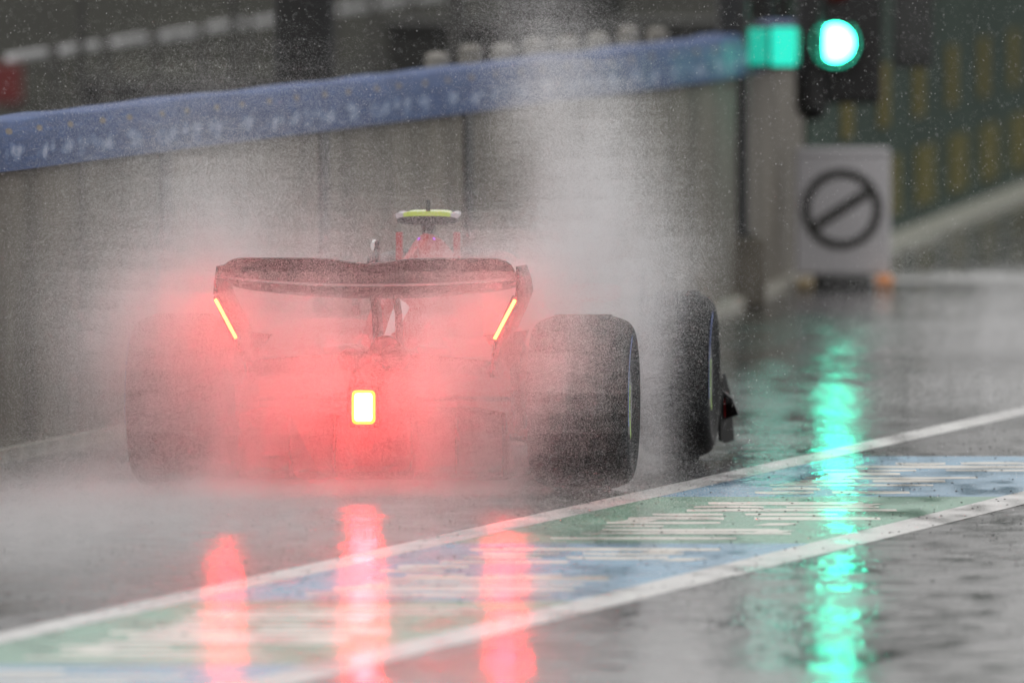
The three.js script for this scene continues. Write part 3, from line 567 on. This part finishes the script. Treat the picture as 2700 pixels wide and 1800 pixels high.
// how much of the light is lost per metre at a place in the car's own axes (x right, y up, z backwards)
function thickness(x, y, z) {
  let k = 0;
  // right front wheel: a narrow column between the wheels that opens, rises and leans inwards
  const up = smooth(y, 0.5, 0.95), cx = lerp(0.9, 0.755, up) - 0.13 * Math.max(0, y - 0.8) ** 2 - 0.12 * Math.max(0, y - 0.8), w = lerp(0.05, 0.16, up);
  k += lerp(1.4, 2.0, up) * bell(x - cx, w) * bell(z + 1.6, 0.5) * (y < 0.8 ? 1 : bell(y - 0.8, 0.5));
  k += 1.5 * bell(x - 0.52, 0.22) * bell(y - 0.74, 0.15) * bell(z + 1.0, 0.45);
  // left front wheel: wide and thin
  k += 0.72 * bell(x + 0.8, 0.36) * bell(y - 0.82, 0.36) * bell(z + 1.4, 0.6);
  // right rear wheel: over the inner upper side
  k += 3.3 * bell(x - 0.52, 0.2) * bell(y - 0.62, 0.2) * bell(z - 0.62, 0.28);
  k += 2.6 * bell(x - 0.36, 0.17) * bell(y - 0.06, 0.16) * bell(z - 0.55, 0.3);
  // left rear wheel
  k += 3.2 * bell(x + 0.52, 0.19) * bell(y - 0.3, 0.26) * bell(z - 0.7, 0.32);
  k += 1.1 * bell(x + 0.72, 0.32) * bell(y - 0.32, 0.32) * bell(z - 0.7, 0.35);
  k += 1.2 * bell(x + 0.78, 0.2) * bell(y - 0.62, 0.15) * bell(z - 0.6, 0.3);
  // behind the diffuser and round the wing
  k += 0.62 * bell(x - 0.08, 0.42) * bell(y - 0.42, 0.22) * bell(z - 1.0, 0.4);
  k += 0.42 * bell(x - 0.05, 0.55) * bell(y - 0.82, 0.2) * bell(z - 0.8, 0.4);
  k += 0.35 * bell(x - 0.1, 0.5) * bell(y - 0.55, 0.2) * bell(z + 0.3, 0.4);
  k += 0.45 * bell(x - 0.22, 0.18) * bell(y - 0.36, 0.14) * bell(z - 1.1, 0.3);
  // low along the ground
  k += 0.9 * bell(x + 0.35, 0.62) * Math.exp(-y / 0.085) * bell(z - 0.5, 0.8);
  k += 1.5 * bell(x + 0.7, 0.9) * Math.exp(-y / 0.055) * bell(z - 4.2, 3.0);
  return k;
}
{
  const levels = []; for (let n = 16; n < 5000; n *= 1.3) levels.push(Math.round(n));
  const cells = levels.map(() => []), carM = new THREE.Matrix4().makeRotationY(R(-5.6)).setPosition(-0.51, 0, -90);
  const put = (p, k, size = 1) => {
    k *= size;
    const n = k * CELL ** 3 / DROP; if (n < 1.2) return;
    let i = 0; while (i < levels.length - 1 && levels[i + 1] <= n) i++;
    if (n < levels[0]) { if (rs() > n / levels[0]) return; i = 0; }
    else if (i < levels.length - 1 && rs() < (n - levels[i]) / (levels[i + 1] - levels[i])) i++;
    cells[i].push([p, size]);
  };
  for (let z = -3.4; z < 10; z += CELL) for (let y = 0.045; y < 2.3; y += CELL) for (let x = -3; x < 2.2; x += CELL) {
    let k = thickness(x, y, z); if (k < 0.008) continue;
    const u = x - 0.25 * y, v = y * 0.55, q = z * 0.8;
    const f = n3(u * 1.6, v * 1.6, q) * 0.5 + n3(u * 3.7, v * 3.7, q * 2 + 7) * 0.3 + n3(u * 8.5, v * 8.5, q * 4 + 3) * 0.2;
    k *= Math.exp(1.35 * f) * 1.05;
    put(V(x, y, z).applyMatrix4(carM), k);
  }
  // thin low mist drifting over the lane further on
  for (let z = 98; z < 119; z += CELL * 2) for (let y = 0.085; y < 0.6; y += CELL * 2) for (let x = 0.7; x < 4.6; x += CELL * 2) {
    const f = n3(x * 0.8, y, z * 0.25) * 0.6 + n3(x * 2, y * 2, z * 0.6) * 0.4;
    const k = 1.1 * Math.exp(-y / 0.14) * smooth(x - (z - 98) * 0.03, 1.0, 2.2) * smooth(f, -0.25, 0.6);
    if (k > 0.004) put(V(x + rs() * CELL, y, -z - rs() * CELL), k, 2);
  }
  const quarter = [0, 1, 2, 3].map((i) => i * Math.PI / 2);
  let total = 0;
  const spray = new THREE.Group(); spray.name = 'water_spray'; scene.add(spray);
  spray.userData = { kind: 'stuff', label: 'white mist of water droplets thrown up around the racing car', category: 'spray' };
  levels.forEach((n, i) => {
    if (!cells[i].length) return;
    total += cells[i].length;
    const im = new THREE.InstancedMesh(dropletCube(500 + i, n), water, cells[i].length), q = new THREE.Quaternion(), e = new THREE.Euler(), m = new THREE.Matrix4(), one = V(1, 1, 1), pick = () => quarter[Math.floor(rs() * 4)];
    cells[i].forEach(([p, size], j) => { e.set(pick(), pick() - R(5.6), pick()); im.setMatrixAt(j, m.compose(p, q.setFromEuler(e), one.setScalar(size))); });
    im.name = 'droplets'; im.castShadow = im.receiveShadow = true; im.userData.kind = 'stuff'; spray.add(im);
  });
  console.log('cells', total, 'droplets', levels.reduce((s, n, i) => s + n * cells[i].length, 0));
}
{ // rain falling near the plane of the car
  const g = new THREE.OctahedronGeometry(1, 0).scale(1, 1.5, 1), N = 30000, im = new THREE.InstancedMesh(g, water, N), q = new THREE.Quaternion();
  for (let i = 0; i < N; i++) {
    const d = 80 + rs() * 26, x = (rs() - 0.5) * 0.052 * d, y = rs() * 2.2, s = 0.0007 + 0.0010 * rs() ** 3;
    im.setMatrixAt(i, new THREE.Matrix4().compose(V(x, y + 0.01, -d), q, V(s, s, s)));
  }
  im.name = 'rain'; im.userData = { kind: 'stuff', label: 'small pale raindrops in the air all over the view', category: 'rain' }; scene.add(im);
}
{ // drops standing on the wet road
  const g = new THREE.SphereGeometry(1, 8, 5, 0, Math.PI * 2, 0, Math.PI / 2).scale(1, 0.7, 1), N = 2600, im = new THREE.InstancedMesh(g, wet(0.05, 0.05, 0.05, 0.2, 0.001), N), q = new THREE.Quaternion();
  for (let i = 0; i < N; i++) { const d = 76 + rs() * 22, x = (rs() - 0.5) * 0.05 * d, s = 0.002 + 0.004 * rs() ** 2; im.setMatrixAt(i, new THREE.Matrix4().compose(V(x, 0.0013, -d), q, V(s, s, s))); }
  im.name = 'water_beads'; im.userData = { kind: 'stuff', label: 'tiny splashes and water beads on the wet road', category: 'water' }; scene.add(im);
}

renderer.render(scene, camera);
